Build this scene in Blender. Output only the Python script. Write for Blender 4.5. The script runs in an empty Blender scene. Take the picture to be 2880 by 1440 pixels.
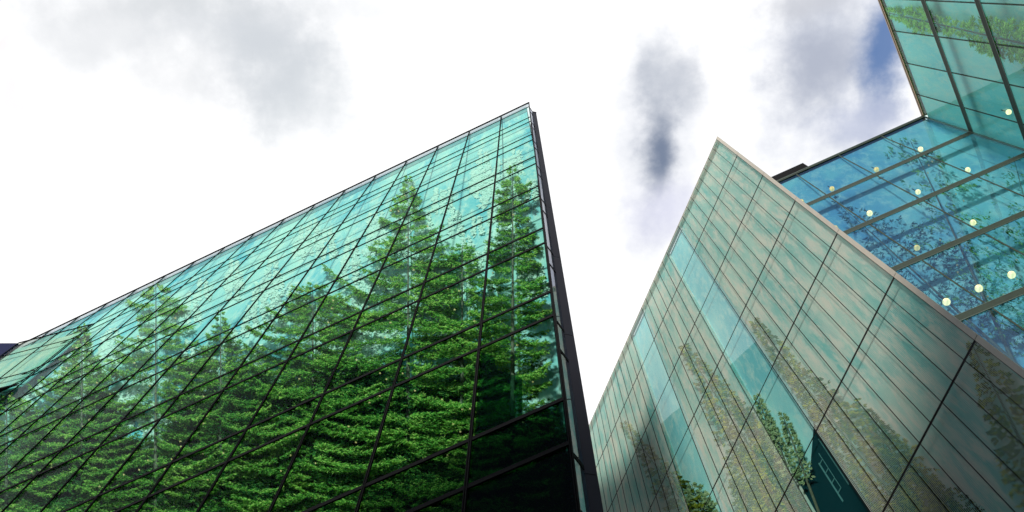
import bpy, math, random
import numpy as np
from mathutils import Matrix, Vector

SC = bpy.context.scene
COL = SC.collection
rng = np.random.default_rng(7)

# ------------------------------------------------------------------ camera
F_PX, PITCH, ROLL = 2903.1, math.radians(75.10), math.radians(0.42)
EYE = np.array([0.0, 0.0, 1.6])
FW = np.array([0, math.cos(PITCH), math.sin(PITCH)])
_up = np.array([0, -math.sin(PITCH), math.cos(PITCH)])
_rt = np.array([1.0, 0, 0])
RT = math.cos(ROLL) * _rt + math.sin(ROLL) * _up
UP = -math.sin(ROLL) * _rt + math.cos(ROLL) * _up
cd = bpy.data.cameras.new('camera')
cd.sensor_width = 36.0
cd.lens = 36.0 * F_PX / 2880.0
cd.clip_end = 5000.0
cam = bpy.data.objects.new('camera', cd)
COL.objects.link(cam)
m = Matrix(((RT[0], UP[0], -FW[0], EYE[0]), (RT[1], UP[1], -FW[1], EYE[1]), (RT[2], UP[2], -FW[2], EYE[2]), (0, 0, 0, 1)))
cam.matrix_world = m
SC.camera = cam

# ------------------------------------------------------------------ exposure
SC.view_settings.view_transform = 'Standard'
SC.view_settings.look = 'None'
SC.view_settings.gamma = 1.0
SC.view_settings.exposure = 0.0
SC.cycles.max_bounces = 8
SC.cycles.transparent_max_bounces = 24
SC.cycles.use_denoising = True
SC.cycles.caustics_reflective = False
SC.cycles.caustics_refractive = False


def ray(x, y):
    x = np.asarray(x, float); y = np.asarray(y, float)
    d = FW * F_PX + RT * (x[..., None] - 1440) - UP * (y[..., None] - 720)
    return d / np.linalg.norm(d, axis=-1, keepdims=True)


# ------------------------------------------------------------------ sky and sun
SUN_AZ, SUN_EL = math.radians(204.0), math.radians(40.0)   # behind the viewer, a little to the left
world = bpy.data.worlds.new('World')
SC.world = world
world.use_nodes = True
wt = world.node_tree
wt.nodes.clear()


def N(t, kind, **kw):
    n = t.nodes.new(kind)
    for k, v in kw.items():
        if k == 'ins':
            for a, b in v.items():
                n.inputs[a].default_value = b
        else:
            setattr(n, k, v)
    return n


def math_node(t, op, a, b=None, c=None, clamp=False):
    n = t.nodes.new('ShaderNodeMath'); n.operation = op; n.use_clamp = clamp
    for i, v in enumerate((a, b, c)):
        if v is None: continue
        if hasattr(v, 'is_linked') or hasattr(v, 'links'): t.links.new(v, n.inputs[i])
        else: n.inputs[i].default_value = v
    return n.outputs[0]


def mix_col(t, fac, a, b, blend='MIX'):
    n = t.nodes.new('ShaderNodeMix'); n.data_type = 'RGBA'; n.blend_type = blend
    for s, v in ((n.inputs[0], fac), (n.inputs[6], a), (n.inputs[7], b)):
        if hasattr(v, 'links'): t.links.new(v, s)
        elif isinstance(v, (tuple, list)): s.default_value = (*v, 1.0)
        else: s.default_value = v
    return n.outputs[2]


def build_world():
    t = wt
    tc = N(t, 'ShaderNodeTexCoord')
    sep = N(t, 'ShaderNodeSeparateXYZ'); t.links.new(tc.outputs['Generated'], sep.inputs[0])
    zc = math_node(t, 'MAXIMUM', sep.outputs[2], 0.05)
    X = math_node(t, 'DIVIDE', sep.outputs[0], zc)
    Y = math_node(t, 'DIVIDE', sep.outputs[1], zc)
    cv = N(t, 'ShaderNodeCombineXYZ'); t.links.new(X, cv.inputs[0]); t.links.new(Y, cv.inputs[1])
    nz = N(t, 'ShaderNodeTexNoise', ins={'Scale': 9.0, 'Detail': 7.0, 'Roughness': 0.55})
    t.links.new(cv.outputs[0], nz.inputs['Vector'])
    nz2 = N(t, 'ShaderNodeTexNoise', ins={'Scale': 3.2, 'Detail': 6.0, 'Roughness': 0.55})
    t.links.new(cv.outputs[0], nz2.inputs['Vector'])
    ns = N(t, 'ShaderNodeSeparateColor'); t.links.new(nz.outputs['Color'], ns.inputs[0])
    wx = math_node(t, 'MULTIPLY', math_node(t, 'SUBTRACT', ns.outputs[0], 0.5), 0.08)
    wy = math_node(t, 'MULTIPLY', math_node(t, 'SUBTRACT', ns.outputs[1], 0.5), 0.08)
    XW = math_node(t, 'ADD', X, wx); YW = math_node(t, 'ADD', Y, wy)
    sky = N(t, 'ShaderNodeTexSky', sky_type='NISHITA', sun_disc=False, sun_elevation=SUN_EL, sun_rotation=SUN_AZ, air_density=1.0, dust_density=0.6)
    # thick bright cloud over the northern half of the sky, breaking up to blue in the south
    cl = math_node(t, 'ADD', math_node(t, 'MULTIPLY', Y, 2.0), math_node(t, 'MULTIPLY', nz2.outputs['Fac'], 1.6))
    cov = N(t, 'ShaderNodeMapRange', interpolation_type='SMOOTHSTEP', ins={'From Min': 0.25, 'From Max': 0.75}); t.links.new(cl, cov.inputs[0])
    col = mix_col(t, cov.outputs[0], sky.outputs[0], (11.5, 11.5, 11.6))
    # darker cloud bellies and the gaps of blue: (px, py on the photo, half width, half height, colour, strength)
    blobs = [
        (330, 70, 420, 190, (7.9, 8.1, 8.4), 0.8), (700, 110, 300, 220, (7.2, 7.5, 7.9), 0.85), (840, 260, 190, 170, (7.0, 7.4, 7.8), 0.8), (780, 120, 150, 190, (6.2, 6.6, 7.1), 0.6), (500, 20, 300, 60, (6.8, 7.1, 7.4), 0.6), (470, 240, 160, 90, (8.8, 8.9, 9.1), 0.5),
        (50, 260, 70, 160, (10.0, 9.0, 9.1), 0.6), (1000, 30, 220, 60, (8.3, 8.5, 8.8), 0.5),
        (1845, 430, 145, 380, (7.4, 7.7, 8.4), 0.9), (1838, 430, 62, 190, (1.4, 1.9, 3.0), 0.9), (1885, 215, 95, 110, (5.0, 5.4, 6.2), 0.75),
        (1860, 600, 130, 110, (7.2, 7.3, 9.0), 0.7),
        (2330, 160, 250, 330, (6.2, 6.6, 7.6), 0.85), (2290, 190, 150, 130, (3.9, 4.3, 5.4), 0.75), (2500, 140, 90, 190, (1.2, 2.2, 4.6), 0.95), (2440, 330, 170, 80, (5.0, 5.5, 7.2), 0.75),
        (2250, 30, 160, 70, (6.0, 6.2, 6.8), 0.8),
    ]
    fine = N(t, 'ShaderNodeTexNoise', ins={'Scale': 22.0, 'Detail': 9.0, 'Roughness': 0.6}); t.links.new(cv.outputs[0], fine.inputs['Vector'])
    for px, py, hw, hh, c, s in blobs:
        q = [ray(px + a, py + b) for a, b in ((0, 0), (hw, 0), (0, hh))]
        q = [(v[0] / v[2], v[1] / v[2]) for v in q]
        rx = math.hypot(q[1][0] - q[0][0], q[1][1] - q[0][1]); ry = math.hypot(q[2][0] - q[0][0], q[2][1] - q[0][1])
        dx = math_node(t, 'DIVIDE', math_node(t, 'SUBTRACT', XW, q[0][0]), rx)
        dy = math_node(t, 'DIVIDE', math_node(t, 'SUBTRACT', YW, q[0][1]), ry)
        r = math_node(t, 'SQRT', math_node(t, 'ADD', math_node(t, 'MULTIPLY', dx, dx), math_node(t, 'MULTIPLY', dy, dy)))
        r = math_node(t, 'MULTIPLY_ADD', math_node(t, 'SUBTRACT', fine.outputs['Fac'], 0.5), 1.3, r)
        mr = N(t, 'ShaderNodeMapRange', interpolation_type='SMOOTHSTEP', ins={'From Min': 1.35, 'From Max': 0.1, 'To Max': s}); t.links.new(r, mr.inputs[0])
        col = mix_col(t, mr.outputs[0], col, c)
    bg = N(t, 'ShaderNodeBackground', ins={'Strength': 0.1})
    t.links.new(col, bg.inputs[0])
    out = N(t, 'ShaderNodeOutputWorld'); t.links.new(bg.outputs[0], out.inputs[0])


build_world()
sl = bpy.data.lights.new('sun', 'SUN')
sl.energy = 3.4
sl.angle = math.radians(6.0)
sl.color = (1.0, 0.95, 0.87)
sun = bpy.data.objects.new('sun', sl)
COL.objects.link(sun)
sd = Vector((math.sin(SUN_AZ) * math.cos(SUN_EL), math.cos(SUN_AZ) * math.cos(SUN_EL), math.sin(SUN_EL)))
sun.rotation_euler = sd.to_track_quat('Z', 'Y').to_euler()


# ------------------------------------------------------------------ materials
def new_mat(name):
    mt = bpy.data.materials.new(name); mt.use_nodes = True
    mt.node_tree.nodes.clear()
    return mt, mt.node_tree


def principled(name, col, rough=0.5, metal=0.0, spec=0.5, var=0.0, scale=3.0, bump=0.0):
    mt, t = new_mat(name)
    b = N(t, 'ShaderNodeBsdfPrincipled', ins={'Base Color': (*col, 1), 'Roughness': rough, 'Metallic': metal, 'Specular IOR Level': spec})
    if var or bump:
        tc = N(t, 'ShaderNodeTexCoord'); nz = N(t, 'ShaderNodeTexNoise', ins={'Scale': scale, 'Detail': 6.0})
        t.links.new(tc.outputs['Object'], nz.inputs['Vector'])
        if var:
            c = mix_col(t, nz.outputs['Fac'], tuple(v * (1 - var) for v in col), tuple(min(1, v * (1 + var)) for v in col))
            t.links.new(c, b.inputs['Base Color'])
        if bump:
            bp = N(t, 'ShaderNodeBump', ins={'Strength': bump, 'Distance': 0.01}); t.links.new(nz.outputs['Fac'], bp.inputs['Height'])
            t.links.new(bp.outputs[0], b.inputs['Normal'])
    o = N(t, 'ShaderNodeOutputMaterial'); t.links.new(b.outputs[0], o.inputs[0])
    return mt


def glass(name, tint, refl, edge, rcol=(1, 1, 1), ripple=0.004, rough=0.0):
    """tinted architectural pane: lets light through, mirrors more at glancing angles"""
    mt, t = new_mat(name)
    tr = N(t, 'ShaderNodeBsdfTransparent', ins={'Color': (*tint, 1)})
    gl = N(t, 'ShaderNodeBsdfGlossy', ins={'Color': (*rcol, 1), 'Roughness': rough})
    lw = N(t, 'ShaderNodeLayerWeight', ins={'Blend': 0.5})
    f = math_node(t, 'POWER', lw.outputs['Facing'], 14.0)
    f = math_node(t, 'MULTIPLY_ADD', f, edge, refl, clamp=True)
    tc = N(t, 'ShaderNodeTexCoord'); nz = N(t, 'ShaderNodeTexNoise', ins={'Scale': 0.5, 'Detail': 1.0})
    t.links.new(tc.outputs['Object'], nz.inputs['Vector'])
    bp = N(t, 'ShaderNodeBump', ins={'Strength': 1.0, 'Distance': ripple}); t.links.new(nz.outputs['Fac'], bp.inputs['Height'])
    t.links.new(bp.outputs[0], gl.inputs['Normal'])
    mx = N(t, 'ShaderNodeMixShader'); t.links.new(f, mx.inputs[0]); t.links.new(tr.outputs[0], mx.inputs[1]); t.links.new(gl.outputs[0], mx.inputs[2])
    o = N(t, 'ShaderNodeOutputMaterial'); t.links.new(mx.outputs[0], o.inputs[0])
    return mt


def hillside_mat(name, c0, c1, c2, sc=(0.55, 0.55, 0.13), seed=0.0, patch=7.0, lo=0.48, hi=0.66, amt=0.75):
    """forested slope on the inner wall: pale and deep teal patches broken by tree texture"""
    mt, t = new_mat(name)
    tc = N(t, 'ShaderNodeTexCoord')
    mp = N(t, 'ShaderNodeMapping', ins={'Scale': sc, 'Location': (seed, seed, seed)}); t.links.new(tc.outputs['Object'], mp.inputs[0])
    a = N(t, 'ShaderNodeTexNoise', ins={'Scale': 1.0, 'Detail': 9.0, 'Roughness': 0.62, 'Distortion': 0.6}); t.links.new(mp.outputs[0], a.inputs['Vector'])
    b = N(t, 'ShaderNodeTexNoise', ins={'Scale': patch, 'Detail': 9.0, 'Roughness': 0.7, 'Distortion': 0.3}); t.links.new(mp.outputs[0], b.inputs['Vector'])
    mr = N(t, 'ShaderNodeMapRange', ins={'From Min': 0.36, 'From Max': 0.6}); t.links.new(a.outputs['Fac'], mr.inputs[0])
    mr2 = N(t, 'ShaderNodeMapRange', ins={'From Min': lo, 'From Max': hi}); t.links.new(b.outputs['Fac'], mr2.inputs[0])
    c = mix_col(t, mr.outputs[0], c0, c1)
    f = math_node(t, 'MULTIPLY', mr2.outputs[0], amt)
    c = mix_col(t, f, c, c2)
    d = N(t, 'ShaderNodeBsdfDiffuse'); t.links.new(c, d.inputs[0])
    o = N(t, 'ShaderNodeOutputMaterial'); t.links.new(d.outputs[0], o.inputs[0])
    return mt


def leaf_mat(name, dark, mid, light, trans=0.15):
    mt, t = new_mat(name)
    g = N(t, 'ShaderNodeNewGeometry')
    cr = N(t, 'ShaderNodeValToRGB')
    e = cr.color_ramp.elements
    e[0].position, e[0].color = 0.0, (*dark, 1)
    e[1].position, e[1].color = 1.0, (*light, 1)
    k = e.new(0.55); k.color = (*mid, 1)
    tc = N(t, 'ShaderNodeTexCoord'); mp = N(t, 'ShaderNodeMapping', ins={'Scale': (2.2, 2.2, 0.6)}); t.links.new(tc.outputs['Object'], mp.inputs[0])
    nz = N(t, 'ShaderNodeTexNoise', ins={'Scale': 1.0, 'Detail': 3.0}); t.links.new(mp.outputs[0], nz.inputs['Vector'])
    f = math_node(t, 'ADD', math_node(t, 'MULTIPLY', g.outputs['Random Per Island'], 0.7), math_node(t, 'MULTIPLY', math_node(t, 'SUBTRACT', nz.outputs['Fac'], 0.32), 1.1), clamp=True)
    t.links.new(f, cr.inputs[0])
    d = N(t, 'ShaderNodeBsdfDiffuse'); t.links.new(cr.outputs[0], d.inputs[0])
    tl = N(t, 'ShaderNodeBsdfTranslucent'); t.links.new(cr.outputs[0], tl.inputs[0])
    mx = N(t, 'ShaderNodeMixShader', ins={0: trans}); t.links.new(d.outputs[0], mx.inputs[1]); t.links.new(tl.outputs[0], mx.inputs[2])
    o = N(t, 'ShaderNodeOutputMaterial'); t.links.new(mx.outputs[0], o.inputs[0])
    return mt


def lamp_mat(name, col, s):
    mt, t = new_mat(name)
    tc = N(t, 'ShaderNodeTexCoord')
    wv = N(t, 'ShaderNodeTexWave', ins={'Scale': 3.0, 'Distortion': 4.0}); t.links.new(tc.outputs['Object'], wv.inputs['Vector'])
    c = mix_col(t, wv.outputs['Fac'], tuple(v * 0.75 for v in col), col)
    e = N(t, 'ShaderNodeEmission', ins={'Strength': s}); t.links.new(c, e.inputs[0])
    o = N(t, 'ShaderNodeOutputMaterial'); t.links.new(e.outputs[0], o.inputs[0])
    return mt


M = {
    'frame': principled('dark_bronze_frame', (0.003, 0.003, 0.003), 0.6, 0.0, 0.02),
    'fin': principled('navy_metal', (0.009, 0.008, 0.013), 0.5, 0.0, 0.06, 0.25, 1.2),
    'navy': principled('deep_blue_panel', (0.002, 0.008, 0.06), 0.6, 0.0, 0.03, 0.3, 0.6),
    'black': principled('black_soffit', (0.003, 0.003, 0.003), 0.8, 0.0, 0.02),
    'body': principled('building_core', (0.02, 0.03, 0.03), 0.8, spec=0.1, var=0.2),
    'glassL': glass('teal_glass', (0.90, 0.99, 0.96), 0.001, 0.28, (0.86, 0.90, 0.98)),
    'glassP': glass('pale_parapet_glass', (0.80, 0.86, 0.86), 0.10, 0.9, (0.86, 0.88, 0.95)),
    'glassBb': glass('green_upper_glass', (0.90, 1.0, 0.97), 0.05, 0.12, (0.8, 0.9, 1.0)),
    'glassM': glass('half_dark_reflection_glass', (0.66, 0.78, 0.72), 0.003, 0.05),
    'glassD': glass('dark_reflection_glass', (0.34, 0.56, 0.48), 0.004, 0.01),
    'glassR': glass('pale_return_glass', (0.45, 0.5, 0.55), 0.35, 0.25, (0.9, 0.93, 1.0)),
    'glassW': glass('grey_tinted_glass', (0.90, 0.92, 0.86), 0.004, 0.5),
    'glassS': glass('clear_strip_glass', (0.92, 0.99, 0.98), 0.06, 0.8),
    'glassB': glass('blue_green_glass', (0.88, 0.98, 0.99), 0.17, 0.30, (0.75, 0.88, 1.0)),
    'hillL': hillside_mat('teal_hillside', (0.14, 0.55, 0.67), (0.50, 0.82, 0.76), (0.74, 0.90, 0.80), seed=3.1),
    'hillR': hillside_mat('cream_teal_hillside', (0.20, 0.55, 0.51), (0.48, 0.70, 0.61), (0.80, 0.76, 0.65), (1.1, 1.1, 0.17), 8.2, 3.6, 0.46, 0.57, 0.72),
    'hillS': hillside_mat('aqua_hillside', (0.24, 0.62, 0.68), (0.42, 0.78, 0.78), (0.70, 0.86, 0.80), (0.7, 0.7, 0.16), 5.0),
    'hillB': hillside_mat('blue_hillside', (0.12, 0.40, 0.68), (0.28, 0.70, 0.78), (0.54, 0.84, 0.84), (0.35, 0.35, 0.14), 1.0),
    'hillBb': hillside_mat('aqua_hillside_upper', (0.30, 0.82, 0.84), (0.46, 0.92, 0.86), (0.72, 0.94, 0.84), (0.5, 0.5, 0.2), 2.0),
    'leaf': leaf_mat('spruce_needles', (0.014, 0.11, 0.036), (0.16, 0.50, 0.07), (0.72, 0.90, 0.24), 0.15),
    'leaf_dark': leaf_mat('dark_and_shaded_needles', (0.012, 0.09, 0.040), (0.065, 0.29, 0.075), (0.32, 0.60, 0.11), 0.15),  # dark needle green; on the lower wood it carries the shade in its colour
    'leaf_olive': leaf_mat('olive_needles', (0.008, 0.022, 0.003), (0.10, 0.16, 0.012), (0.62, 0.66, 0.07)),
    'leaf_bright': leaf_mat('bright_green_needles', (0.04, 0.20, 0.03), (0.32, 0.74, 0.10), (0.74, 0.97, 0.28)),
    'leaf_soft': leaf_mat('soft_green_needles', (0.08, 0.16, 0.08), (0.32, 0.48, 0.22), (0.70, 0.80, 0.46)),
    'leaf_blue': leaf_mat('blue_fir_needles', (0.004, 0.03, 0.07), (0.012, 0.08, 0.12), (0.10, 0.24, 0.14), 0.2),
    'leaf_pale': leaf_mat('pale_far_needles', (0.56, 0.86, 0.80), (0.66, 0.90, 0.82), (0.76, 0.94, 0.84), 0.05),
    'bark': principled('grey_bark', (0.10, 0.12, 0.07), 0.9, var=0.4, scale=9.0),
    'cone': principled('yellow_cone', (0.62, 0.45, 0.14), 0.7, var=0.3),
    'rib': hillside_mat('patched_cream_rib', (0.28, 0.62, 0.56), (0.56, 0.76, 0.66), (0.82, 0.79, 0.69), (1.1, 1.1, 0.17), 8.2, 3.6, 0.46, 0.57, 0.72),
    'joint': principled('dark_joint', (0.012, 0.010, 0.008), 0.6, 0.0, 0.1),
    'trim': principled('beige_trim', (0.62, 0.56, 0.46), 0.6, var=0.1),
    'bar': principled('olive_bar', (0.012, 0.030, 0.014), 0.6, 0.0, 0.15, 0.5, 2.5),
    'lip': principled('light_metal_lip', (0.08, 0.12, 0.09), 0.35, 0.3),
    'bronze': principled('bronze_edge', (0.30, 0.17, 0.06), 0.35, 0.6),
    'stone': principled('plaza_stone', (0.30, 0.29, 0.27), 0.8, var=0.15, scale=0.4),
    'window': principled('pale_reflected_frame', (0.10, 0.30, 0.30), 0.5),
    'lamp_dim': lamp_mat('dim_warm_globe', (1.0, 0.93, 0.42), 0.9),
    'lamp': lamp_mat('warm_globe', (1.0, 0.93, 0.50), 1.7),
}


# ------------------------------------------------------------------ mesh helpers
class MB:
    def __init__(s): s.v = []; s.f = []; s.n = 0

    def add(s, v, f):
        v = np.asarray(v, float); s.v.append(v)
        s.f += [tuple(i + s.n for i in q) for q in f]; s.n += len(v)

    def hexa(s, p):  # 8 corners: 0-3 one face, 4-7 the opposite one
        s.add(p, [(0, 3, 2, 1), (4, 5, 6, 7), (0, 1, 5, 4), (1, 2, 6, 5), (2, 3, 7, 6), (3, 0, 4, 7)])

    def build(s, name, mat, parent=None, smooth=False):
        me = bpy.data.meshes.new(name)
        me.from_pydata(np.concatenate(s.v).tolist(), [], s.f)
        me.materials.append(mat); me.update()
        if smooth: me.polygons.foreach_set('use_smooth', [True] * len(me.polygons))
        o = bpy.data.objects.new(name, me); COL.objects.link(o); o.parent = parent
        return o


def tag(o, label=None, cat=None, group=None, kind=None):
    for k, v in (('label', label), ('category', cat), ('group', group), ('kind', kind)):
        if v: o[k] = v
    return o


def empty(name, loc=(0, 0, 0)):
    o = bpy.data.objects.new(name, None); COL.objects.link(o); o.location = loc
    return o


def adopt(root):
    """children were modelled in world coordinates: keep them where they stand"""
    for o in list(root.children):
        o.matrix_parent_inverse = Matrix.Translation(-root.location)


class Wall:
    """a vertical facade: u runs along it, z is height, d is depth behind the outer face"""
    def __init__(s, P, azdeg, inward, zt, back=(0.6, 28.0, 0.14)):
        a = math.radians(azdeg)
        s.P = np.array([P[0], P[1], 0.0]); s.d = np.array([math.sin(a), math.cos(a), 0.0])
        n = np.array([s.d[1], -s.d[0], 0.0])
        if (s.P - [0, 0, 0]) @ n < 0: n = -n
        s.n = n if inward else -n
        s.zt = zt; s.back = back; s.umin = 0.03; s.skip = None; s.umax = 1e9
        s.D = (s.P - np.array([EYE[0], EYE[1], 0])) @ s.n

    def pt(s, u, z, d=0.0):
        return s.P + s.d * u + s.n * d + np.array([0, 0, z])

    def bd(s, z):
        b0, z1, b1 = s.back
        return b0 + (b1 - b0) * np.clip((z - z1) / (s.zt - z1), 0, 1)

    def box(s, mb, u0, u1, z0, z1, d0, d1):
        mb.hexa([s.pt(u0, z0, d0), s.pt(u1, z0, d0), s.pt(u1, z1, d0), s.pt(u0, z1, d0), s.pt(u0, z0, d1), s.pt(u1, z0, d1), s.pt(u1, z1, d1), s.pt(u0, z1, d1)])

    def at(s, x, y, frac):
        """the spot on the inner layer (0 = glass, 1 = back wall) seen at a point of the photo"""
        r = ray(x, y)
        tg = s.D / (r @ s.n)
        zg = EYE[2] + r[..., 2] * tg
        d = frac * s.bd(zg)
        for _ in range(8):
            d = frac * s.bd(EYE[2] + (zg - EYE[2]) * (s.D + d) / s.D)
        return EYE + r * (tg * (s.D + d) / s.D)[..., None]

    def uz(s, x, y):
        q = s.at(np.array([x]), np.array([y]), np.array([0.0]))[0]
        return float((q - s.P) @ s.d), float(q[2])


LEFT = Wall((0.617, 4.566), -64.2, True, 42.0, (0.60, 28.0, 0.06))
RIB = Wall((7.614, 5.613), -21.0, True, 40.0, (0.13, 30.0, 0.10))
STRIP_BACK = 0.45
FARA = Wall((18.453, 5.750), -64.6, True, 48.0, (0.7, 38.0, 0.10))
FARB = Wall((18.453, 5.750), 26.0 - 180.0, True, 48.0, (0.7, 38.0, 0.10))
_q = np.array([-15.358, 12.254])
_q = LEFT.at(np.array([260.0]), np.array([912.0]), np.array([0.0]))[0]
LEFT.umin = 0.20; FARA.umin = 0.08; FARB.umin = 0.08
WING = Wall((_q[0], _q[1]), -74.9, True, _q[2], (0.35, _q[2] - 2, 0.2))
ZW = _q[2]


def visible_size(w, u, z):
    p = w.pt(u, z) - EYE
    return p @ p


def panel_grid(w, us, zs, root, name, mat_fn, thick=0.012, inset=0.0, cap=100, d0=0.0, ribs=None):
    """one pane per cell; the 100 that show largest are parts, the rest one stuff part"""
    cells = []
    for i in range(len(us) - 1):
        for j in range(len(zs) - 1):
            u0, u1 = sorted((us[i], us[i + 1])); z0, z1 = sorted((zs[j], zs[j + 1]))
            c = w.pt((u0 + u1) / 2, (z0 + z1) / 2) - EYE
            cc = c @ FW
            vx, vy = 1440 + F_PX * (c @ RT) / cc, 720 - F_PX * (c @ UP) / cc
            seen = -150 < vx < 3030 and -150 < vy < 1590
            area = (u1 - u0) * (z1 - z0) * abs(c @ w.n) / np.linalg.norm(c) ** 3
            cells.append((-(area if seen else area * 1e-6), u0, u1, z0, z1, i, j))
    cells.sort()
    groups = {}
    for k, (_, u0, u1, z0, z1, i, j) in enumerate(cells):
        mt = mat_fn(i, j)
        mb = MB() if k < cap else groups.setdefault(mt.name, (MB(), mt))[0]
        if ribs: ribs(mb, w, u0, u1, z0, z1)
        else: w.box(mb, u0 + inset, u1 - inset, z0 + inset, z1 - inset, d0, d0 + thick)
        if k < cap: mb.build(name, mt, root)
    for mb, mt in groups.values():
        tag(mb.build(name, mt, root), kind='stuff')


def back_wall(w, root, u0, u1, z0, z1, mat, name='inner_wall'):
    mb = MB()
    zs = [z0, w.back[1], z1]
    for a, b in zip(zs[:-1], zs[1:]):
        da, db = w.bd(a), w.bd(b)
        mb.hexa([w.pt(u0, a, da), w.pt(u1, a, da), w.pt(u1, b, db), w.pt(u0, b, db), w.pt(u0, a, da + 0.1), w.pt(u1, a, da + 0.1), w.pt(u1, b, db + 0.1), w.pt(u0, b, db + 0.1)])
    return mb.build(name, mat, root)


# ------------------------------------------------------------------ ground
mb = MB(); mb.add([(-1500, -1500, 0), (1500, -1500, 0), (1500, 1500, 0), (-1500, 1500, 0)], [(0, 1, 2, 3)])
tag(mb.build('ground', M['stone']), kind='structure')


# ------------------------------------------------------------------ unseen block added behind the viewer to shade the lowest storeys
def build_shade():
    root = empty('added_shade_block', (-10, -14, 0)); tag(root, 'unseen stone block added behind the viewer to shade the lower facades', 'building')
    for x0, x1, h in ((-30, -5, 30), (-4.99, 4.5, 38.5)):
        mb = MB(); mb.hexa([(x0, -24, 0), (x1, -24, 0), (x1, -14, 0), (x0, -14, 0), (x0, -24, h), (x1, -24, h), (x1, -14, h), (x0, -14, h)])
        mb.build('wall', M['stone'], root)
    win = MB()
    for z in range(3, 27, 4):
        for k in range(13):
            x = -29 + 2.6 * k
            if x < 3: win.hexa([(x, -14, z), (x + 1.4, -14, z), (x + 1.4, -13.97, z), (x, -13.97, z), (x, -14, z + 2), (x + 1.4, -14, z + 2), (x + 1.4, -13.97, z + 2), (x, -13.97, z + 2)])
    win.build('glazing', M['navy'], root)
    adopt(root)


build_shade()

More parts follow.
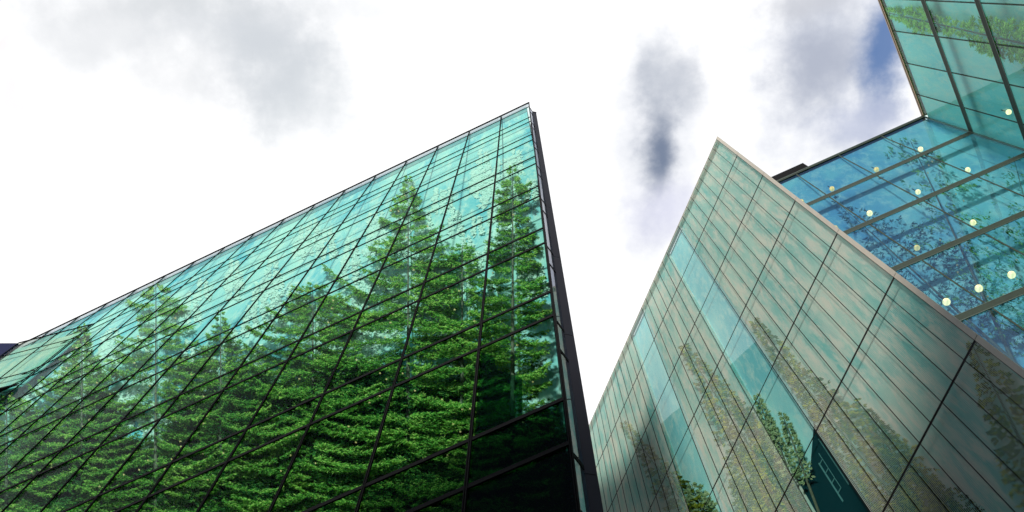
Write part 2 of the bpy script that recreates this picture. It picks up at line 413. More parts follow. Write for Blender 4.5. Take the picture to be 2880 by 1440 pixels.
# ------------------------------------------------------------------ left glass building
def build_left():
    w = LEFT
    root = empty('glass_building', (0.617, 4.566, 0))
    tag(root, 'tall green glass building on the left with black grid and forest behind its panes', 'building')
    bays = [0.0, 1.19] + [1.19 + 1.372 * k for k in range(1, 19)]
    ztr = []
    z = 42.0
    ztr.append(z); z = 40.68; ztr.append(z)
    while z > 0.5:
        z -= 3.04; ztr.append(max(z, 0.1)); z -= 1.155
        if z > 0.1: ztr.append(z)
    ztr = [t for t in ztr if t >= 0.1]

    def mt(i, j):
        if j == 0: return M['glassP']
        if i == 0 and ztr[j] < 13: return M['glassD']  # corner panes tinted dark to imitate the reflection of a dark building
        if i == 1 and ztr[j] < 13: return M['glassM']  # half-dark tint carries the same reflection further along
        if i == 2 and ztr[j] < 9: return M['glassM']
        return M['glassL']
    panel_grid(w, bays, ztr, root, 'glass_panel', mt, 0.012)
    for k, u in enumerate(bays):
        mb = MB(); h = 0.020 if k else 0.016
        w.box(mb, u - h, u - h * 0.35, 0.0, 41.97, -0.028, -0.001)
        w.box(mb, u + h * 0.35, u + h, 0.0, 41.97, -0.028, -0.001)
        w.box(mb, u - h * 0.35, u + h * 0.35, 0.0, 41.97, -0.016, -0.0012)
        mb.build('mullion', M['frame'], root)
    for t in ztr[1:]:
        mb = MB(); w.box(mb, 0.012, bays[-1], t - 0.045, t + 0.045, -0.022, -0.003)
        mb.build('transom', M['frame'], root)
    mb = MB(); w.box(mb, -0.02, bays[-1], 41.975, 42.05, -0.03, 0.014)
    mb.build('roof_edge', M['frame'], root)
    back_wall(w, root, 0.16, bays[-1], 0.0, 41.93, M['hillL'])
    # core behind, narrow at the front edge so that only the fin shows at the right
    p = [w.pt(0.30, 0, 0.72), w.pt(bays[-1], 0, 0.72), w.pt(bays[-1], 0, 11.0), w.pt(4.5, 0, 11.0)]
    mb = MB(); mb.hexa(p + [q + np.array([0, 0, 39.5]) for q in p]); mb.build('core', M['body'], root)
    # added dark sheet imitating a dark reflection in two panes low at the corner
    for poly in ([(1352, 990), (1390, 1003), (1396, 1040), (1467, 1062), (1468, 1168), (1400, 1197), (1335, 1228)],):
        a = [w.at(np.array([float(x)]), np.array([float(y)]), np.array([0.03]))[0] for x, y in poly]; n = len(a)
        mb = MB(); mb.add(a + [q + w.n * 0.01 for q in a], [tuple(range(n)), tuple(range(n, 2 * n))[::-1]] + [(k, n + k, n + (k + 1) % n, (k + 1) % n) for k in range(n)]); mb.build('dark_reflection_sheet', M['glassD'], root)
    # planter in which the trees behind the glass are rooted
    mb = MB(); w.box(mb, 0.2, bays[-1], 8.6, 9.2, 0.02, 0.59); mb.build('planter', M['body'], root)
    # glazed return and the metal fin
    P = w.pt(0, 0, 0.0); a = math.radians(36.0); dr = np.array([math.sin(a), math.cos(a), 0]); nr = np.array([-dr[1], dr[0], 0])
    zz = [0.0] + [40.5 - 4.2 * k for k in range(9, -1, -1)]
    prev = 0.0
    for z in zz[1:]:
        for za, zb in ((prev, z - 1.17 if prev else z - 1.17), (z - 1.17, z)):
            mb = MB(); A, B = P + dr * 0.03, P + dr * 0.205
            mb.hexa([A + (0, 0, za), B + (0, 0, za), B + (0, 0, zb - .05), A + (0, 0, zb - .05), A + nr * .01 + (0, 0, za), B + nr * .01 + (0, 0, za), B + nr * .01 + (0, 0, zb - .05), A + nr * .01 + (0, 0, zb - .05)])
            mb.build('side_glass', M['glassR'], root)
            mb = MB()
            A2, B2 = P + dr * 0.03 - nr * 0.006, P + dr * 0.205 - nr * 0.006
            mb.hexa([A2 + (0, 0, zb - .05), B2 + (0, 0, zb - .05), B2 + (0, 0, zb + .05), A2 + (0, 0, zb + .05), A2 + nr * .02 + (0, 0, zb - .05), B2 + nr * .02 + (0, 0, zb - .05), B2 + nr * .02 + (0, 0, zb + .05), A2 + nr * .02 + (0, 0, zb + .05)])
            mb.build('side_transom', M['frame'], root)
        prev = z
    mb = MB(); A, B = P + dr * 0.04 + nr * .03, P + dr * 0.215 + nr * .12
    mb.hexa([A, B, B + (0, 0, 38), A + (0, 0, 38), A + nr * .02, B + nr * .02, B + nr * .02 + (0, 0, 38), A + nr * .02 + (0, 0, 38)])
    mb.build('side_wall', M['fin'], root)
    q = P + dr * 0.21; a = math.radians(80.4); df = np.array([math.sin(a), math.cos(a), 0]); nf = np.array([-df[1], df[0], 0])
    prev = 0.0
    for z in [2.6 + 4.2 * k for k in range(0, 10)]:
        z = min(z, 40.46)
        mb = MB(); o = np.array([0, 0, z - 0.02 if z < 40 else z])
        b = np.array([0, 0, prev])
        mb.hexa([q + b, q + df * .13 + b, q + df * .13 + o, q + o, q + nf * .6 + b, q + df * .12 + nf * .6 + b, q + df * .12 + nf * .6 + o, q + nf * .6 + o])
        mb.build('metal_fin', M['fin'], root)
        prev = z
    mb = MB(); b = np.array([0, 0, 0.0]); o = np.array([0, 0, 40.4])
    mb.hexa([q + df * .004 + nf * .004 + b, q + df * .124 + nf * .004 + b, q + df * .124 + nf * .004 + o, q + df * .004 + nf * .004 + o, q + df * .004 + nf * .59 + b, q + df * .11 + nf * .59 + b, q + df * .11 + nf * .59 + o, q + df * .004 + nf * .59 + o])
    mb.build('fin_core', M['joint'], root)
    mb = MB(); t0 = np.array([0, 0, 40.465]); t1 = np.array([0, 0, 40.54])
    s0 = q - df * .005 - nf * .015; s1 = q + df * .14 - nf * .015
    mb.hexa([s0 + t0, s1 + t0, s1 + t1, s0 + t1, s0 + nf * .6 + t0, s1 + nf * .6 + t0, s1 + nf * .6 + t1, s0 + nf * .6 + t1])
    A, B = P + dr * 0.02 - nr * .01, q - nf * .01
    mb.hexa([A + t0, B + t0, B + t1, A + t1, A + nr * .03 + t0, B + nr * .03 + t0, B + nr * .03 + t1, A + nr * .03 + t1])
    mb.build('fin_cap', M['frame'], root)
    adopt(root)


def build_wing():
    w = WING
    root = empty('glazed_wing', (w.P[0], w.P[1], 0))
    tag(root, 'low projecting wing with grey green glass and black underside at the far left edge', 'building')
    L = 2.92
    us = [0.0, 1.31, L]; zs = [32.03, 33.1, 36.2, ZW]
    panel_grid(w, us, zs, root, 'glass_panel', lambda i, j: M['glassW'], 0.012)
    for u in us:
        mb = MB(); w.box(mb, u - 0.02, u + 0.02, 32.03, ZW - .01, -0.02, -0.001); mb.build('mullion', M['frame'], root)
    for z in zs[1:-1]:
        mb = MB(); w.box(mb, 0.02, L - .02, z - 0.04, z + 0.04, -0.016, -0.003); mb.build('transom', M['frame'], root)
    mb = MB(); w.box(mb, 0, L, ZW, ZW + .05, -.02, .014); mb.build('roof_edge', M['frame'], root)
    mb = MB(); w.box(mb, 0.03, L - .03, 32.06, ZW - .3, 0.12, 0.16); mb.build('inner_wall', M['hillL'], root)
    # dark blue end wall and black underside
    c = w.pt(L, 0, 0.0); e = c + np.array([-6.0, 0.05, 0]); f = LEFT.pt(24.5, 0, -0.03); g = w.pt(0.02, 0, 0.02); h = c + np.array([0, 3.0, 0])
    z0, z1 = np.array([0, 0, 32.04]), np.array([0, 0, ZW])
    mb = MB(); mb.hexa([c + z0, e + z0, e + z1, c + z1, c + z0 + (0, .1, 0), e + z0 + (0, .1, 0), e + z1 + (0, .1, 0), c + z1 + (0, .1, 0)])
    mb.build('end_wall', M['navy'], root)
    mb = MB(); z2 = np.array([0, 0, 31.9])
    base = [w.pt(0.01, 0, 0.0), c, e, f]
    top = [p + z0 for p in base]; bot = [p + z2 for p in base]
    mb.hexa(bot + top); mb.build('soffit', M['black'], root)
    adopt(root)


# ------------------------------------------------------------------ ribbed building
RIB_U = [0.0] + [0.4 * k for k in range(1, 10)] + [4.72] + [4.72 + 0.4 * k for k in range(1, 7)] + [8.24] + [8.24 + 0.4 * k for k in range(1, 18)]
RIB_U = [0.03] + RIB_U[1:]
RIB_Z = [40.0 - 3.73 * k for k in range(0, 11)]
GLASS_COLS = {9, 16}


def build_ribbed():
    w = RIB
    root = empty('ribbed_building', (7.614, 5.613, 0))
    tag(root, 'cream ribbed wedge shaped building in the middle right with two smooth aqua glass strips', 'building')

    def ribs(mb, w, u0, u1, z0, z1):
        n = 14; p = (u1 - u0 - 0.012) / n
        for k in range(n):
            a = u0 + 0.006 + p * k
            w.box(mb, a, a + p * 0.24, z0 + 0.03, z1 - 0.03, 0.0, 0.004)
    cells = [(i, i + 1) for i in range(len(RIB_U) - 1) if i not in GLASS_COLS]
    # ribbed panels, largest 100 as parts
    allc = []
    for i, k in cells:
        for j in range(len(RIB_Z) - 1):
            c = w.pt(RIB_U[i], (RIB_Z[j] + RIB_Z[j + 1]) / 2) - EYE
            cc = c @ FW; vx, vy = 1440 + F_PX * (c @ RT) / cc, 720 - F_PX * (c @ UP) / cc
            seen = 1400 < vx < 3000 and 300 < vy < 1650
            allc.append((c @ c + (0 if seen else 1e6), i, j))
    allc.sort(); rest = MB()
    for k, (_, i, j) in enumerate(allc):
        mb = MB() if k < 100 else rest
        ribs(mb, w, RIB_U[i], RIB_U[i + 1], RIB_Z[j + 1], RIB_Z[j])
        if k < 100: mb.build('ribbed_panel', M['rib'], root)
    tag(rest.build('ribbed_panel', M['rib'], root), kind='stuff')
    for i in sorted(GLASS_COLS):
        for j in range(len(RIB_Z) - 1):
            mb = MB(); w.box(mb, RIB_U[i] + .01, RIB_U[i + 1] - .01, RIB_Z[j + 1] + .012, RIB_Z[j] - .012, -0.002, 0.008)
            mb.build('glass_panel', M['glassS'], root)
    for k, u in enumerate(RIB_U):
        mb = MB(); w.box(mb, u - 0.005, u + 0.005, 2.7, 40.0, -0.004, 0.011); mb.build('vertical_joint', M['joint'], root)
    for z in RIB_Z[1:]:
        mb = MB()
        i0 = 0
        for i in sorted(GLASS_COLS) + [len(RIB_U) - 1]:
            w.box(mb, RIB_U[i0] + .006, RIB_U[i] - .006, z - 0.028, z + 0.028, -0.0035, 0.0105)
            if i in GLASS_COLS: w.box(mb, RIB_U[i] + .006, RIB_U[i + 1] - .006, z - 0.010, z + 0.010, -0.0035, 0.0105)
            i0 = i + 1
        mb.build('horizontal_joint', M['joint'], root)
    # inner wall: cream and teal behind the ribs, deeper aqua behind the glass strips
    edges = [0.0, RIB_U[9], RIB_U[10], RIB_U[16], RIB_U[17], RIB_U[-1]]
    for k in range(5):
        mb = MB(); gl = k in (1, 3)
        d = 0.16 if gl else 0.13
        w.box(mb, edges[k], edges[k + 1], 2.7, 39.94 if gl else 39.9, d, d + 0.05)
        mb.build('inner_wall', M['hillS'] if gl else M['hillR'], root)
    mb = MB(); w.box(mb, 0.03, RIB_U[-1], 39.96, 40.02, -0.003, 0.02); mb.build('roof_edge', M['trim'], root)
    mb = MB(); w.box(mb, 0.03, RIB_U[-1], 39.86, 39.945, 0.013, 0.128); mb.build('coping', M['trim'], root)
    # corner trim, one length per storey
    for j in range(len(RIB_Z) - 1):
        mb = MB(); w.box(mb, -0.075, 0.024, RIB_Z[j + 1] + .02, RIB_Z[j] + (0.0 if j else .04), -0.006, 0.03)
        mb.build('corner_trim', M['trim'], root)
    mb = MB(); w.box(mb, -0.06, 0.0, 2.7, 39.9, -0.002, 0.025); mb.build('corner_core', M['joint'], root)
    p = [w.pt(0.14, 0, 0.21), w.pt(RIB_U[-1], 0, 0.21), w.pt(RIB_U[-1], 0, 6), w.pt(3.5, 0, 6.0)]
    mb = MB(); mb.hexa(p + [q + np.array([0, 0, 39.2]) for q in p]); mb.build('core', M['body'], root)
    # dark slab and bars painted as a building's reflection, low behind the right-hand strip
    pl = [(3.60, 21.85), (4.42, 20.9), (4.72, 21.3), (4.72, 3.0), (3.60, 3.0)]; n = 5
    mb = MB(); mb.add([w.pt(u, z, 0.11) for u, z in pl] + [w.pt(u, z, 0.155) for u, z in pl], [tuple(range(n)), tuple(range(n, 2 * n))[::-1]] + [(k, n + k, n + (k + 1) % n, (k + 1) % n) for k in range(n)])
    mirror_slab = mb.build('reflected_dark_block', principled('dark_teal_reflection', (0.002, 0.040, 0.050), 0.6, 0.0, 0.05), root)
    mb = MB()
    for a, b, c, e in ((3.70, 3.725, 19.3, 21.3), (3.90, 3.91, 19.5, 21.0), (4.02, 4.05, 19.2, 20.8), (3.90, 4.02, 20.72, 20.75), (3.90, 4.02, 20.32, 20.35), (3.90, 4.02, 19.9, 19.93), (3.90, 4.02, 19.5, 19.53)):
        w.box(mb, a, b, c, e, 0.100, 0.108)
    mb.build('reflected_frame', M['window'], mirror_slab)
    adopt(root)


# ------------------------------------------------------------------ far building
def build_far():
    root = empty('far_glass_building', (18.453, 5.75, 0))
    tag(root, 'blue green glass building at the upper right whose two walls meet in an inner corner', 'building')
    for w, name, step, off, n, hill in ((FARA, 'a', 2.05, 2.05, 7, 'hillB'), (FARB, 'b', 1.53, 1.14, 7, 'hillBb')):
        us = [0.0, off] + [off + step * k for k in range(1, n)]
        if name == 'a': us = us[:5]
        zs = [48.0] + [43.03 - 4.93 * k for k in range(0, 9)]
        panel_grid(w, us, zs, root, 'glass_panel', lambda i, j: M['glassB' if name == 'a' else 'glassBb'], 0.012)
        U = us[-1]
        back_wall(w, root, -1.1, U, 0.0, 47.85, M[hill])
        for u in us[1:]:
            mb = MB(); w.box(mb, u - 0.025, u + 0.025, 3.0, 47.9, -0.012, -0.001); mb.build('mullion', M['bar'], root)
        for z in zs[1:]:
            bar = MB(); w.box(bar, 0.03, U, z - 0.18, z + 0.18, -0.02, -0.002); o = bar.build('transom', M['bar'], root)
            lip = MB(); w.box(lip, 0.03, U, z - 0.21, z - 0.184, -0.025, -0.003); w.box(lip, 0.03, U, z + 0.184, z + 0.21, -0.025, -0.003); lip.build('lip', M['lip'], o)
        bar = MB(); w.box(bar, 0.0 if name == 'a' else .06, U, 47.92, 48.25, -0.03, 0.3); o = bar.build('roof_edge', M['bar' if name == 'a' else 'bronze'], root)
        lip = MB(); w.box(lip, 0.07, U, 48.08, 48.12, -0.045, -0.031); lip.build('lip', M['lip'], o)
        p = [w.pt(-0.0, 0, 1.1), w.pt(U, 0, 1.1), w.pt(U, 0, 5), w.pt(0, 0, 5.0)]
        mb = MB(); mb.hexa(p + [q + np.array([0, 0, 46.5]) for q in p]); mb.build('core', M['body'], root)
    mb = MB(); c = FARA.pt(0, 0, -0.0)
    n1, n2 = FARA.d, FARB.d
    a = [c, c + n1 * .06, c + n1 * .06 + n2 * .06, c + n2 * .06]
    mb.hexa(a + [q + np.array([0, 0, 48.2]) for q in a]); mb.build('corner_post', M['lip'], root)
    mb = MB(); FARA.box(mb, 5.46, 9.5, 48.3, 49.2, -0.02, 0.5); mb.build('parapet', M['frame'], root)
    for w in (FARA, FARB):
        mb = MB(); w.box(mb, 0.1, 10.0, 19.4, 20.0, 0.05, 0.85); mb.build('planter', M['body'], root)
    adopt(root)


build_left(); build_wing(); build_ribbed(); build_far()


# ------------------------------------------------------------------ conifers behind the glass
def unit(v): v = np.array(v, float); return tuple(v / np.linalg.norm(v))


def quads(w, x, y, fr, ax, ay, bx, by, fd):
    """leaf-sized kites: base point, tip vector (ax, ay), half width vector (bx, by), depth spread fd"""
    n = len(x)
    top = np.maximum(.95, fr + .01)
    f1 = np.clip(fr + rng.normal(0, fd, n), 0.06, top); f2 = np.clip(fr + rng.normal(0, fd, n), 0.06, top)
    P0 = w.at(x, y, fr)
    P1 = w.at(x + ax * .45 + bx, y + ay * .45 + by, f1)
    P2 = w.at(x + ax, y + ay, f2)
    P3 = w.at(x + ax * .45 - bx, y + ay * .45 - by, fr)
    V = np.stack([P0, P1, P2, P3], 1)
    U = (V - w.P) @ w.d
    V = V[((U > w.umin) & (V[..., 2] < w.zt - .06) & (V[..., 2] > 2)).all(1)]
    if w.skip:
        U = (V - w.P) @ w.d
        V = V[((U < w.skip[0]) | (U > w.skip[1])).all(1)]
    n = len(V); V = V.reshape(-1, 3)
    i = np.arange(n)[:, None] * 4
    Fq = np.concatenate([i, i + 1, i + 2, i + 3], 1)
    return V, Fq


def mesh_quads(name, parts, mat, parent=None):
    vs, fs, n = [], [], 0
    for V, Fq in parts:
        vs.append(V); fs.append(Fq + n); n += len(V)
    V = np.concatenate(vs); Fq = np.concatenate(fs)
    me = bpy.data.meshes.new(name)
    me.vertices.add(len(V)); me.vertices.foreach_set('co', V.ravel())
    me.loops.add(Fq.size); me.loops.foreach_set('vertex_index', Fq.ravel().astype(np.int32))
    me.polygons.add(len(Fq)); me.polygons.foreach_set('loop_start', (np.arange(len(Fq)) * 4).astype(np.int32))
    me.polygons.foreach_set('loop_total', np.full(len(Fq), 4, np.int32))
    me.materials.append(mat); me.update(calc_edges=True)
    o = bpy.data.objects.new(name, me); COL.objects.link(o); o.parent = parent
    return o


def crown(w, tip, axis, lateral, length, prof, leaf=9.0, gap=11.0, dens=1.0, droop=0.18, up=0.22, fr=(0.2, 0.85), start=0.0, rag=0.35, thick=1.0, twig=1.0, spread=(.08, .62), core=1.0, wide=1.0):
    """needle sprays of one conifer. prof: [(distance below the tip, left half width, right half width)] in photo px"""
    pr = np.array(prof, float)
    ax = np.array(axis, float); ax /= np.linalg.norm(ax); la = np.array(lateral, float); la /= np.linalg.norm(la)
    X, Y, FR, TX, TY = [], [], [], [], []
    s = start
    while s < max(length, 30):
        wl = np.interp(s, pr[:, 0], pr[:, 1]); wr = np.interp(s, pr[:, 0], pr[:, 2])
        for side, wd in ((-1, wl), (1, wr)):
            L = wd * (1 - rag * rng.random() ** 1.5) * (1.15 if rng.random() < .15 else 1) + 3
            so = s + rng.normal(0, gap * .3)
            dr = rng.normal(droop * .8, .17)
            nt = max(2, int(L / (leaf * .45) * twig))              # side twigs of this bough
            k = max(3, int(6 * dens))                              # needles' sprays on each twig
            rj = np.repeat(rng.random(nt) ** core, k)
            tl = np.repeat(rng.uniform(.45, 1.15, nt), k) * gap * thick * 1.25 * (1.05 - .55 * rj) * min(1, .12 + L / 75)
            sg = np.repeat(rng.choice([-1.0, 1.0], nt, p=[.40, .60]), k)
            ta = sg * np.repeat(rng.uniform(*spread, nt), k)
            t = rng.random(nt * k)
            cen = so + L * (dr * rj - up * rj ** 3) + tl * t * np.sin(ta)
            lat = side * (L * rj + tl * t * np.cos(ta))
            cen += rng.normal(0, leaf * .12, nt * k); lat += rng.normal(0, leaf * .12, nt * k)
            X.append(tip[0] + ax[0] * cen + la[0] * lat); Y.append(tip[1] + ax[1] * cen + la[1] * lat)
            f0 = rng.uniform(*fr)
            FR.append(np.clip(f0 + np.repeat(rng.normal(0, .07 if fr[1] < .93 else .008, nt), k), .08, .92 if fr[1] < .93 else .985))
            ang = ta + rng.normal(0, .38, nt * k)
            TX.append(la[0] * side * np.cos(ang) + ax[0] * np.sin(ang)); TY.append(la[1] * side * np.cos(ang) + ax[1] * np.sin(ang))
        s += gap * (0.75 + 0.5 * rng.random()) * (0.55 + 0.45 * min(1, s / 120))
    X, Y, FR, TX, TY = map(np.concatenate, (X, Y, FR, TX, TY))
    n = len(X); l = leaf * rng.uniform(.55, 1.35, n); h = leaf * rng.uniform(.075, .14, n) * wide
    return quads(w, X, Y, FR, TX * l, TY * l, -TY * h, TX * h, .03)


def trunk(w, tip, axis, length, r0, r1, parent, fr=0.5, zbase=9.0, mat='bark'):
    """tapered stem from the tip down to the planter"""
    ax = np.array(axis, float); ax /= np.linalg.norm(ax)
    A = w.at(np.array([tip[0]]), np.array([tip[1]]), np.array([fr]))[0]
    pts = []
    for s in np.linspace(0, length, 12):
        pts.append(w.at(np.array([tip[0] + ax[0] * s]), np.array([tip[1] + ax[1] * s]), np.array([fr]))[0])
    # straight on from there along the wall down to the soil
    d = pts[-1] - pts[-3]; d = d - w.n * (d @ w.n); 
    if pts[-1][2] > zbase and d[2] < -0.05:
        k = min((pts[-1][2] - zbase) / -d[2], 40); pts.append(pts[-1] + d * k * .5); pts.append(pts[-1] + d * k * .5)
    mb = MB(); m = 7; vs = []
    L = len(pts)
    for i, p in enumerate(pts):
        t = pts[min(i + 1, L - 1)] - pts[max(i - 1, 0)]; t /= np.linalg.norm(t)
        e1 = np.cross(t, w.n); e1 /= np.linalg.norm(e1); e2 = np.cross(t, e1)
        r = r0 + (r1 - r0) * min(1, i / 11)
        for k in range(m):
            a = 2 * math.pi * k / m; vs.append(p + e1 * r * math.cos(a) + e2 * r * math.sin(a))
    fs = [(i * m + k, i * m + (k + 1) % m, (i + 1) * m + (k + 1) % m, (i + 1) * m + k) for i in range(L - 1) for k in range(m)]
    fs += [tuple(range(m)), tuple(range((L - 1) * m, L * m))[::-1]]
    mb.add(vs, fs)
    return mb.build('trunk', M[mat], parent, smooth=True), pts[-1]


def cones(w, tip, axis, lateral, spots, parent, size=4.2):
    x = np.array([tip[0] + axis[0] * a + lateral[0] * b for a, b in spots], float); y = np.array([tip[1] + axis[1] * a + lateral[1] * b for a, b in spots], float)
    n = len(x); z = np.zeros(n)
    q1 = quads(w, x, y, np.full(n, .10), z + rng.normal(0, 1, n), z + size * 1.5, z + size * .38, z, .01)
    q2 = quads(w, x + size * .6, y + 1, np.full(n, .11), z, z + size * 1.3, z + size * .3, z, .01)
    return mesh_quads('cone_cluster', [q1, q2], M['cone'], parent)


def conifer(w, label, tip, axis, lateral, length, prof, mat, r=(0.008, 0.05), zbase=9.0, group=None, ncone=0, name='spruce_tree', stem_fr=0.6, **kw):
    t, base = trunk(w, tip, axis, length, r[0], r[1], None, stem_fr, zbase)
    root = empty(name, tuple(base)); tag(root, label, 'tree', group)
    t.parent = root
    mesh_quads('crown', [crown(w, tip, axis, lateral, length, prof, **kw)], M[mat], root)
    if ncone:
        pr = np.array(prof, float); sp = []
        for _ in range(ncone):
            s = rng.random() ** .8 * length * .8
            wl, wr = np.interp(s, pr[:, 0], pr[:, 1]), np.interp(s, pr[:, 0], pr[:, 2])
            sp.append((s, rng.uniform(-wl, wr) * .85))
        cones(w, tip, axis, lateral, sp, root)
    adopt(root)
    return root


D, S = (0, 1), (1, 0)
G1 = 'spruces behind the glass of the left building'
conifer(LEFT, 'tallest spruce, broad and bright green, behind the middle panes of the left building', (1148, 500), D, S, 1000,
        [(0, 2, 2), (40, 22, 22), (90, 60, 45), (150, 85, 70), (200, 110, 150), (250, 75, 160), (300, 190, 120), (380, 250, 190), (450, 300, 230), (560, 370, 260), (1000, 430, 300)],
        'leaf', group=G1, ncone=27, gap=17, leaf=6.3, dens=2.01, thick=1.12, rag=.5, twig=1.9)
conifer(LEFT, 'narrow spruce with a slender spire beside the right hand corner of the left building', (1442, 474), D, S, 1010,
        [(0, 2, 2), (30, 18, 15), (60, 40, 50), (90, 36, 34), (130, 42, 40), (180, 44, 48), (230, 95, 70), (270, 60, 55), (330, 95, 110), (420, 120, 105), (520, 170, 100), (1010, 260, 90)],
        'leaf', group=G1, ncone=13, gap=15, leaf=6.0, dens=2.01, thick=1.25, rag=.45, twig=2.0)
conifer(LEFT, 'pale open crowned spruce reaching the roof edge in the left half of the left building', (438, 803), D, S, 720,
        [(0, 4, 4), (25, 34, 36), (55, 60, 85), (90, 66, 110), (120, 50, 60), (160, 125, 130), (220, 140, 150), (300, 170, 180), (720, 260, 260)],
        'leaf', group=G1, ncone=18, gap=19, leaf=6.0, dens=1.86, thick=0.94, rag=.55, twig=1.7)
conifer(LEFT, 'small dark pointed spruce thick with yellow cones near the far left wing', (230, 916), D, S, 620,
        [(0, 3, 3), (20, 18, 18), (50, 24, 24), (80, 26, 28), (100, 55, 45), (150, 90, 80), (220, 130, 110), (320, 190, 160), (620, 260, 220)],
        'leaf', group=G1, ncone=15, gap=12, leaf=5.3, dens=1.86, thick=1.25, twig=2.0)
conifer(LEFT, 'little yellow green spruce tip between the pale open spruce and the broad tallest one', (621, 876), D, S, 640,
        [(0, 2, 2), (30, 16, 16), (60, 28, 30), (90, 40, 60), (140, 120, 110), (220, 160, 160), (640, 240, 240)],
        'leaf', group=G1, ncone=6, gap=13, leaf=5.3, dens=1.86, thick=1.12, twig=1.7)
conifer(LEFT, 'rounded spruce shoulder left of the tallest spruce, lower than it', (880, 800), D, S, 700,
        [(0, 10, 10), (30, 60, 60), (70, 100, 100), (130, 160, 120), (200, 200, 150), (700, 300, 250)],
        'leaf', group=G1, ncone=8, gap=16, leaf=6.0, dens=2.01, thick=1.12, twig=1.8)
conifer(LEFT, 'spruce filling the gap between the tallest spruce and the slender one at the corner', (1300, 690), D, S, 800,
        [(0, 10, 6), (30, 70, 30), (90, 120, 60), (180, 150, 90), (300, 180, 100), (800, 220, 150)],
        'leaf', group=G1, ncone=8, gap=18, leaf=6.3, dens=1.86, thick=1.00, twig=1.5)
conifer(LEFT, 'spruce cut by the left edge of the picture under the black soffit of the wing', (18, 1105), D, S, 440,
        [(0, 5, 5), (40, 30, 60), (90, 50, 90), (160, 80, 110), (440, 160, 180)],
        'leaf', group=G1, ncone=3, gap=14, leaf=5.3, dens=1.86, thick=1.12, twig=1.7)

# the dense lower wood behind the left facade, one mass, shade in its needle colour
parts = []
for k in range(70):
    x = rng.uniform(-20, 1560); y0 = np.interp(x, [0, 230, 600, 900, 1500], [1170, 1040, 1000, 960, 1010]) + rng.uniform(0, 320) + (10 if x < 1300 else 60)
    hw = rng.uniform(90, 150)
    parts.append(crown(LEFT, (x, y0), unit((rng.normal(0, .06), 1)), unit((1, rng.normal(0, .16))), 1500 - y0, [(0, 5, 5), (60, hw * .5, hw * .5), (160, hw, hw), (500, hw * 1.4, hw * 1.4)], leaf=6.3, gap=17, dens=1.44, thick=1.38, twig=1.3, spread=(.05, .8), fr=(0.45, 0.92)))
tag(mesh_quads('understory', parts, M['leaf_dark']), 'dense dark green wood filling the lower panes of the left building', 'undergrowth', kind='stuff')


def far_wood(w, n, xr, yr, hr, axis, lateral, mat, name, label, ok):
    parts = []
    c = 0
    while c < n:
        x = rng.uniform(*xr); y = rng.uniform(*yr)
        if not ok(x, y): continue
        h = rng.uniform(*hr)
        parts.append(crown(w, (x, y), axis, lateral, h, [(0, 1, 1), (h, h * .28, h * .28)], leaf=11, gap=7, dens=.4, fr=(0.955, 0.98), rag=.4, twig=1.3, wide=2.6))
        c += 1
    tag(mesh_quads(name, parts, M[mat]), label, 'far trees', kind='stuff')


def roof_y(x): return 289 + 0.4735 * (1487.7 - x)


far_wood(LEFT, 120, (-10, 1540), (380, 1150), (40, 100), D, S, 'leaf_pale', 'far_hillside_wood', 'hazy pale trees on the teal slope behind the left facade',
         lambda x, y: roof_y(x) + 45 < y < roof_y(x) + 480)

# ribbed wall
G2 = 'olive spruces behind the ribbed wall'
ax1 = (0.70, 0.71); la1 = (0.80, 0.10)
RIB.skip = (3.56, 4.74)
conifer(RIB, 'long leaning olive spruce rising highest across the ribs right of the wide glass strip', (2122, 905), unit((.62, .78)), unit((.92, -.38)), 800,
        [(0, 3, 3), (60, 16, 16), (150, 26, 22), (230, 40, 45), (320, 60, 90), (420, 70, 120), (800, 90, 190)], 'leaf_olive', group=G2, zbase=11.0, r=(.008, .03), gap=11, leaf=10, dens=1.2, fr=(.06, .45), droop=.5, up=.1, twig=.75, wide=1.9)
conifer(RIB, 'olive spruce crossing the ribs between the two glass strips', (1922, 972), unit((.55, .83)), unit((.93, -.36)), 600,
        [(0, 3, 3), (70, 18, 18), (160, 40, 45), (260, 60, 70), (600, 120, 120)], 'leaf_olive', group=G2, zbase=11.0, r=(.008, .03), gap=11, leaf=10, dens=1.2, fr=(.06, .45), droop=.5, up=.1, twig=.75, wide=1.9)
conifer(RIB, 'thin olive spruce left of the narrow glass strip near the fin', (1756, 1192), unit((.60, .80)), unit((.92, -.38)), 380,
        [(0, 2, 2), (60, 8, 8), (130, 24, 20), (200, 40, 36), (380, 60, 60)], 'leaf_olive', group=G2, zbase=11.0, r=(.008, .03), gap=9, leaf=9, dens=1.2, fr=(.06, .45), droop=.5, up=.1, twig=.75, wide=1.9)
conifer(RIB, 'olive spruce at the far right of the ribbed wall below its corner trim', (2732, 965), unit((.45, .89)), unit((.9, -.35)), 560,
        [(0, 4, 4), (60, 24, 24), (130, 40, 60), (260, 70, 90), (560, 110, 120)], 'leaf_olive', group=G2, zbase=11.0, r=(.008, .03), gap=12, leaf=11, dens=1.2, fr=(.06, .45), droop=.5, up=.1, twig=.75, wide=1.9)
conifer(RIB, 'short olive spruce in the lower ribs right of the long leaning one', (2440, 1155), unit((.5, .87)), unit((.92, -.35)), 420,
        [(0, 3, 3), (60, 22, 22), (140, 45, 45), (420, 90, 90)], 'leaf_olive', group=G2, zbase=11.0, r=(.008, .03), gap=11, leaf=10, dens=1.2, fr=(.06, .45), droop=.5, up=.1, twig=.75, wide=1.9)
RIB.skip = None
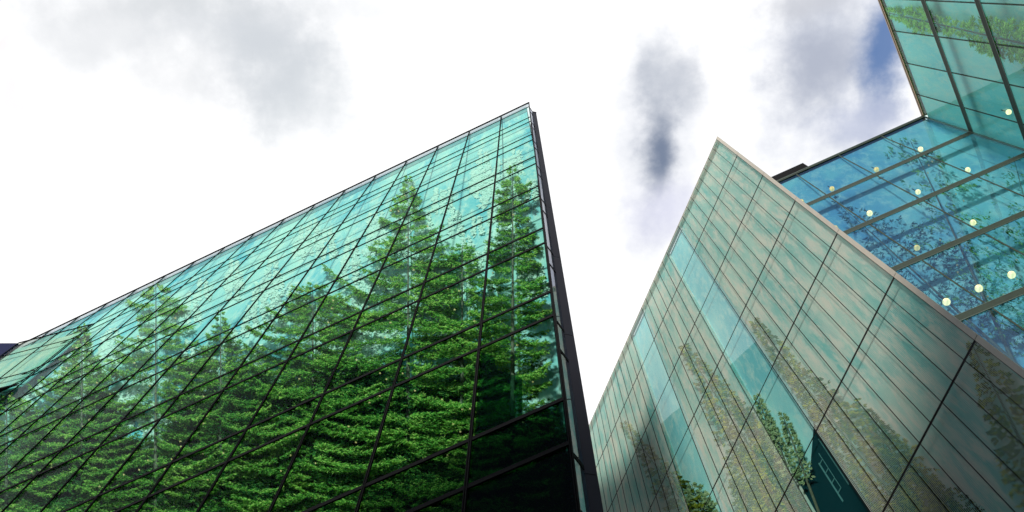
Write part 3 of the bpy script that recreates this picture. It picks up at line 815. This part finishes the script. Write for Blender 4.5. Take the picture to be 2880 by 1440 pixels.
conifer(RIB, 'light green spruce seen through the wide glass strip beside the dark reflected block', (2202, 1170), unit((.35, .94)), unit((.93, -.3)), 190,
        [(0, 2, 2), (50, 10, 10), (100, 18, 16), (190, 26, 20)], 'leaf_soft', group=G2, zbase=11.0, r=(.008, .03), gap=9, leaf=9, dens=1.2, fr=(.06, .45), droop=.4, up=.1, twig=.75, wide=1.9)
conifer(RIB, 'light green spruce clump at the foot of the narrow glass strip', (1945, 1362), unit((.35, .94)), unit((.93, -.3)), 180,
        [(0, 4, 4), (30, 30, 30), (180, 60, 60)], 'leaf_soft', group=G2, zbase=11.0, r=(.008, .03), gap=9, leaf=9, dens=1.2, fr=(.06, .45), droop=.4, up=.1, twig=.75, wide=1.9)
conifer(RIB, 'short light green spruce tip highest in the wide glass strip, at its left edge', (2128, 1112), unit((.35, .94)), unit((.93, -.3)), 150,
        [(0, 2, 2), (50, 8, 10), (150, 16, 20)], 'leaf_soft', group=G2, zbase=11.0, r=(.008, .02), gap=9, leaf=8, dens=1.2, fr=(.06, .45), droop=.4, up=.1, twig=1.2, wide=1.4)
conifer(RIB, 'light green spruce tip midway in the wide glass strip above the dark reflected block', (2165, 1182), unit((.35, .94)), unit((.93, -.3)), 170,
        [(0, 2, 2), (50, 9, 9), (170, 22, 20)], 'leaf_soft', group=G2, zbase=11.0, r=(.008, .02), gap=9, leaf=8, dens=1.2, fr=(.06, .45), droop=.4, up=.1, twig=1.2, wide=1.4)
RIB.skip = (3.56, 4.74)
parts = []
for k in range(26):
    x = rng.uniform(2050, 2780); y0 = np.interp(x, [2050, 2250, 2550, 2780], [1240, 1230, 1300, 1390]) + rng.uniform(0, 160)
    hw = rng.uniform(28, 60)
    parts.append(crown(RIB, (x, y0), unit((.5, .87)), unit((.92, -.35)), 1520 - y0, [(0, 3, 3), (60, hw * .5, hw * .5), (200, hw, hw)], leaf=9, gap=12, dens=.8, fr=(.1, .5), twig=.6, wide=1.9))
tag(mesh_quads('understory', parts, M['leaf_olive']), 'olive thicket behind the lowest ribs of the ribbed wall', 'undergrowth', kind='stuff')

# far building
G3 = 'spruces behind the glass of the far building'
conifer(FARA, 'dark bluish spruce slanting behind the left panes of the far building', (2357, 570), unit((.74, .67)), unit((.75, -.66)), 620,
        [(0, 3, 3), (50, 24, 22), (100, 34, 50), (180, 45, 110), (260, 70, 150), (400, 130, 160), (620, 160, 170)], 'leaf_blue', group=G3, zbase=20.0, r=(.01, .05), gap=19, leaf=9, dens=.8, fr=(.15, .7), thick=.7, twig=.7, spread=(.25, 1.05))
conifer(FARA, 'broad spruce with sparse spreading boughs below the inner corner of the far building', (2560, 395), unit((.42, .90)), unit((.98, .1)), 620,
        [(0, 20, 10), (30, 70, 60), (70, 100, 110), (130, 90, 190), (200, 90, 220), (300, 120, 260), (620, 160, 280)], 'leaf_dark', group=G3, zbase=20.0, r=(.01, .05), gap=32, leaf=10, dens=.8, fr=(.1, .6), ncone=16, thick=.5, rag=.7, twig=.62, spread=(.25, 1.0))
conifer(FARA, 'spruce cut by the right edge of the picture behind the far building', (2850, 440), unit((.25, .96)), unit((.98, .1)), 620,
        [(0, 5, 10), (60, 60, 60), (160, 110, 80), (620, 220, 100)], 'leaf_dark', group=G3, zbase=20.0, r=(.01, .05), gap=38, leaf=10, dens=.8, fr=(.1, .6), thick=.45, rag=.7, twig=.5, spread=(.25, 1.0))
conifer(FARB, 'bright green spruce lying almost level in the top right panes', (2495, 36), unit((.975, .22)), unit((-.10, 1.0)), 430,
        [(0, 3, 3), (50, 18, 12), (90, 30, 34), (150, 14, 14), (230, 20, 16), (260, 44, 50), (330, 50, 46), (430, 60, 70)], 'leaf_bright', group=G3, zbase=20.0, r=(.01, .04), gap=11, leaf=11, dens=1.6, fr=(.1, .6), droop=.2, up=.0, twig=1.6, spread=(.2, .9))


# ------------------------------------------------------------------ globe lamps inside the far building
def globe(loc, r, label, cord):
    root = empty('globe_lamp', tuple(loc)); tag(root, label, 'lamp', 'round globe lamps inside the far building')
    me = bpy.data.meshes.new('globe')
    import bmesh
    bm = bmesh.new(); bmesh.ops.create_uvsphere(bm, u_segments=20, v_segments=12, radius=r); bm.to_mesh(me); bm.free()
    me.polygons.foreach_set('use_smooth', [True] * len(me.polygons)); me.materials.append(M['lamp_dim' if 'dim' in label or 'half hidden' in label or 'highest' in label else 'lamp'])
    o = bpy.data.objects.new('globe', me); COL.objects.link(o); o.parent = root
    mb = MB(); h = 0.012
    mb.hexa([(-h, -h, r * .95), (h, -h, r * .95), (h, h, r * .95), (-h, h, r * .95), (-h, -h, r + cord), (h, -h, r + cord), (h, h, r + cord), (-h, h, r + cord)])
    mb.build('cord', M['frame'], root)


rows = {568: 'top row', 642: 'second row'}
GL = [((2253, 568), 'globe lamp at the left end of the highest lamp row, beside the ribbed wall trim'),
      ((2340, 531), 'second globe lamp from the left in the highest lamp row'),
      ((2465, 477), 'third globe lamp from the left in the highest lamp row, over bare blue glass'),
      ((2589, 420), 'globe lamp among the top boughs of the broad spruce'),
      ((2349, 642), 'half hidden globe lamp at the ribbed wall, second lamp row'),
      ((2446, 600), 'globe lamp right above the slanting bluish spruce tip'),
      ((2582, 540), 'globe lamp midway along the second lamp row, left of the broad spruce'),
      ((2722, 478), 'globe lamp at the right of the second lamp row under the corner'),
      ((2579, 697), 'dim globe lamp behind the slanting bluish spruce'),
      ((2737, 626), 'globe lamp in the middle of the broad spruce, third lamp row'),
      ((2662, 849), 'lowest globe lamp, just above the beige corner trim'),
      ((2753, 811), 'largest bright globe lamp in the lowest lamp row'),
      ((2845, 773), 'globe lamp at the right end of the lowest lamp row'),
      ((2837, 315), 'single globe lamp above the row in the top right panes')]  # glowing globe added where only a lamp's reflection shows
for (x, y), lab in GL:
    w = FARA if lab[:6] != 'single' else FARB
    fr = 0.12
    p = w.at(np.array([float(x)]), np.array([float(y)]), np.array([fr]))[0]
    dist = np.linalg.norm(p - EYE)
    rp = 7.0 if y < 560 else (8.0 if y < 700 else 10.0)
    globe(p, rp * dist / F_PX, lab, 0.5)
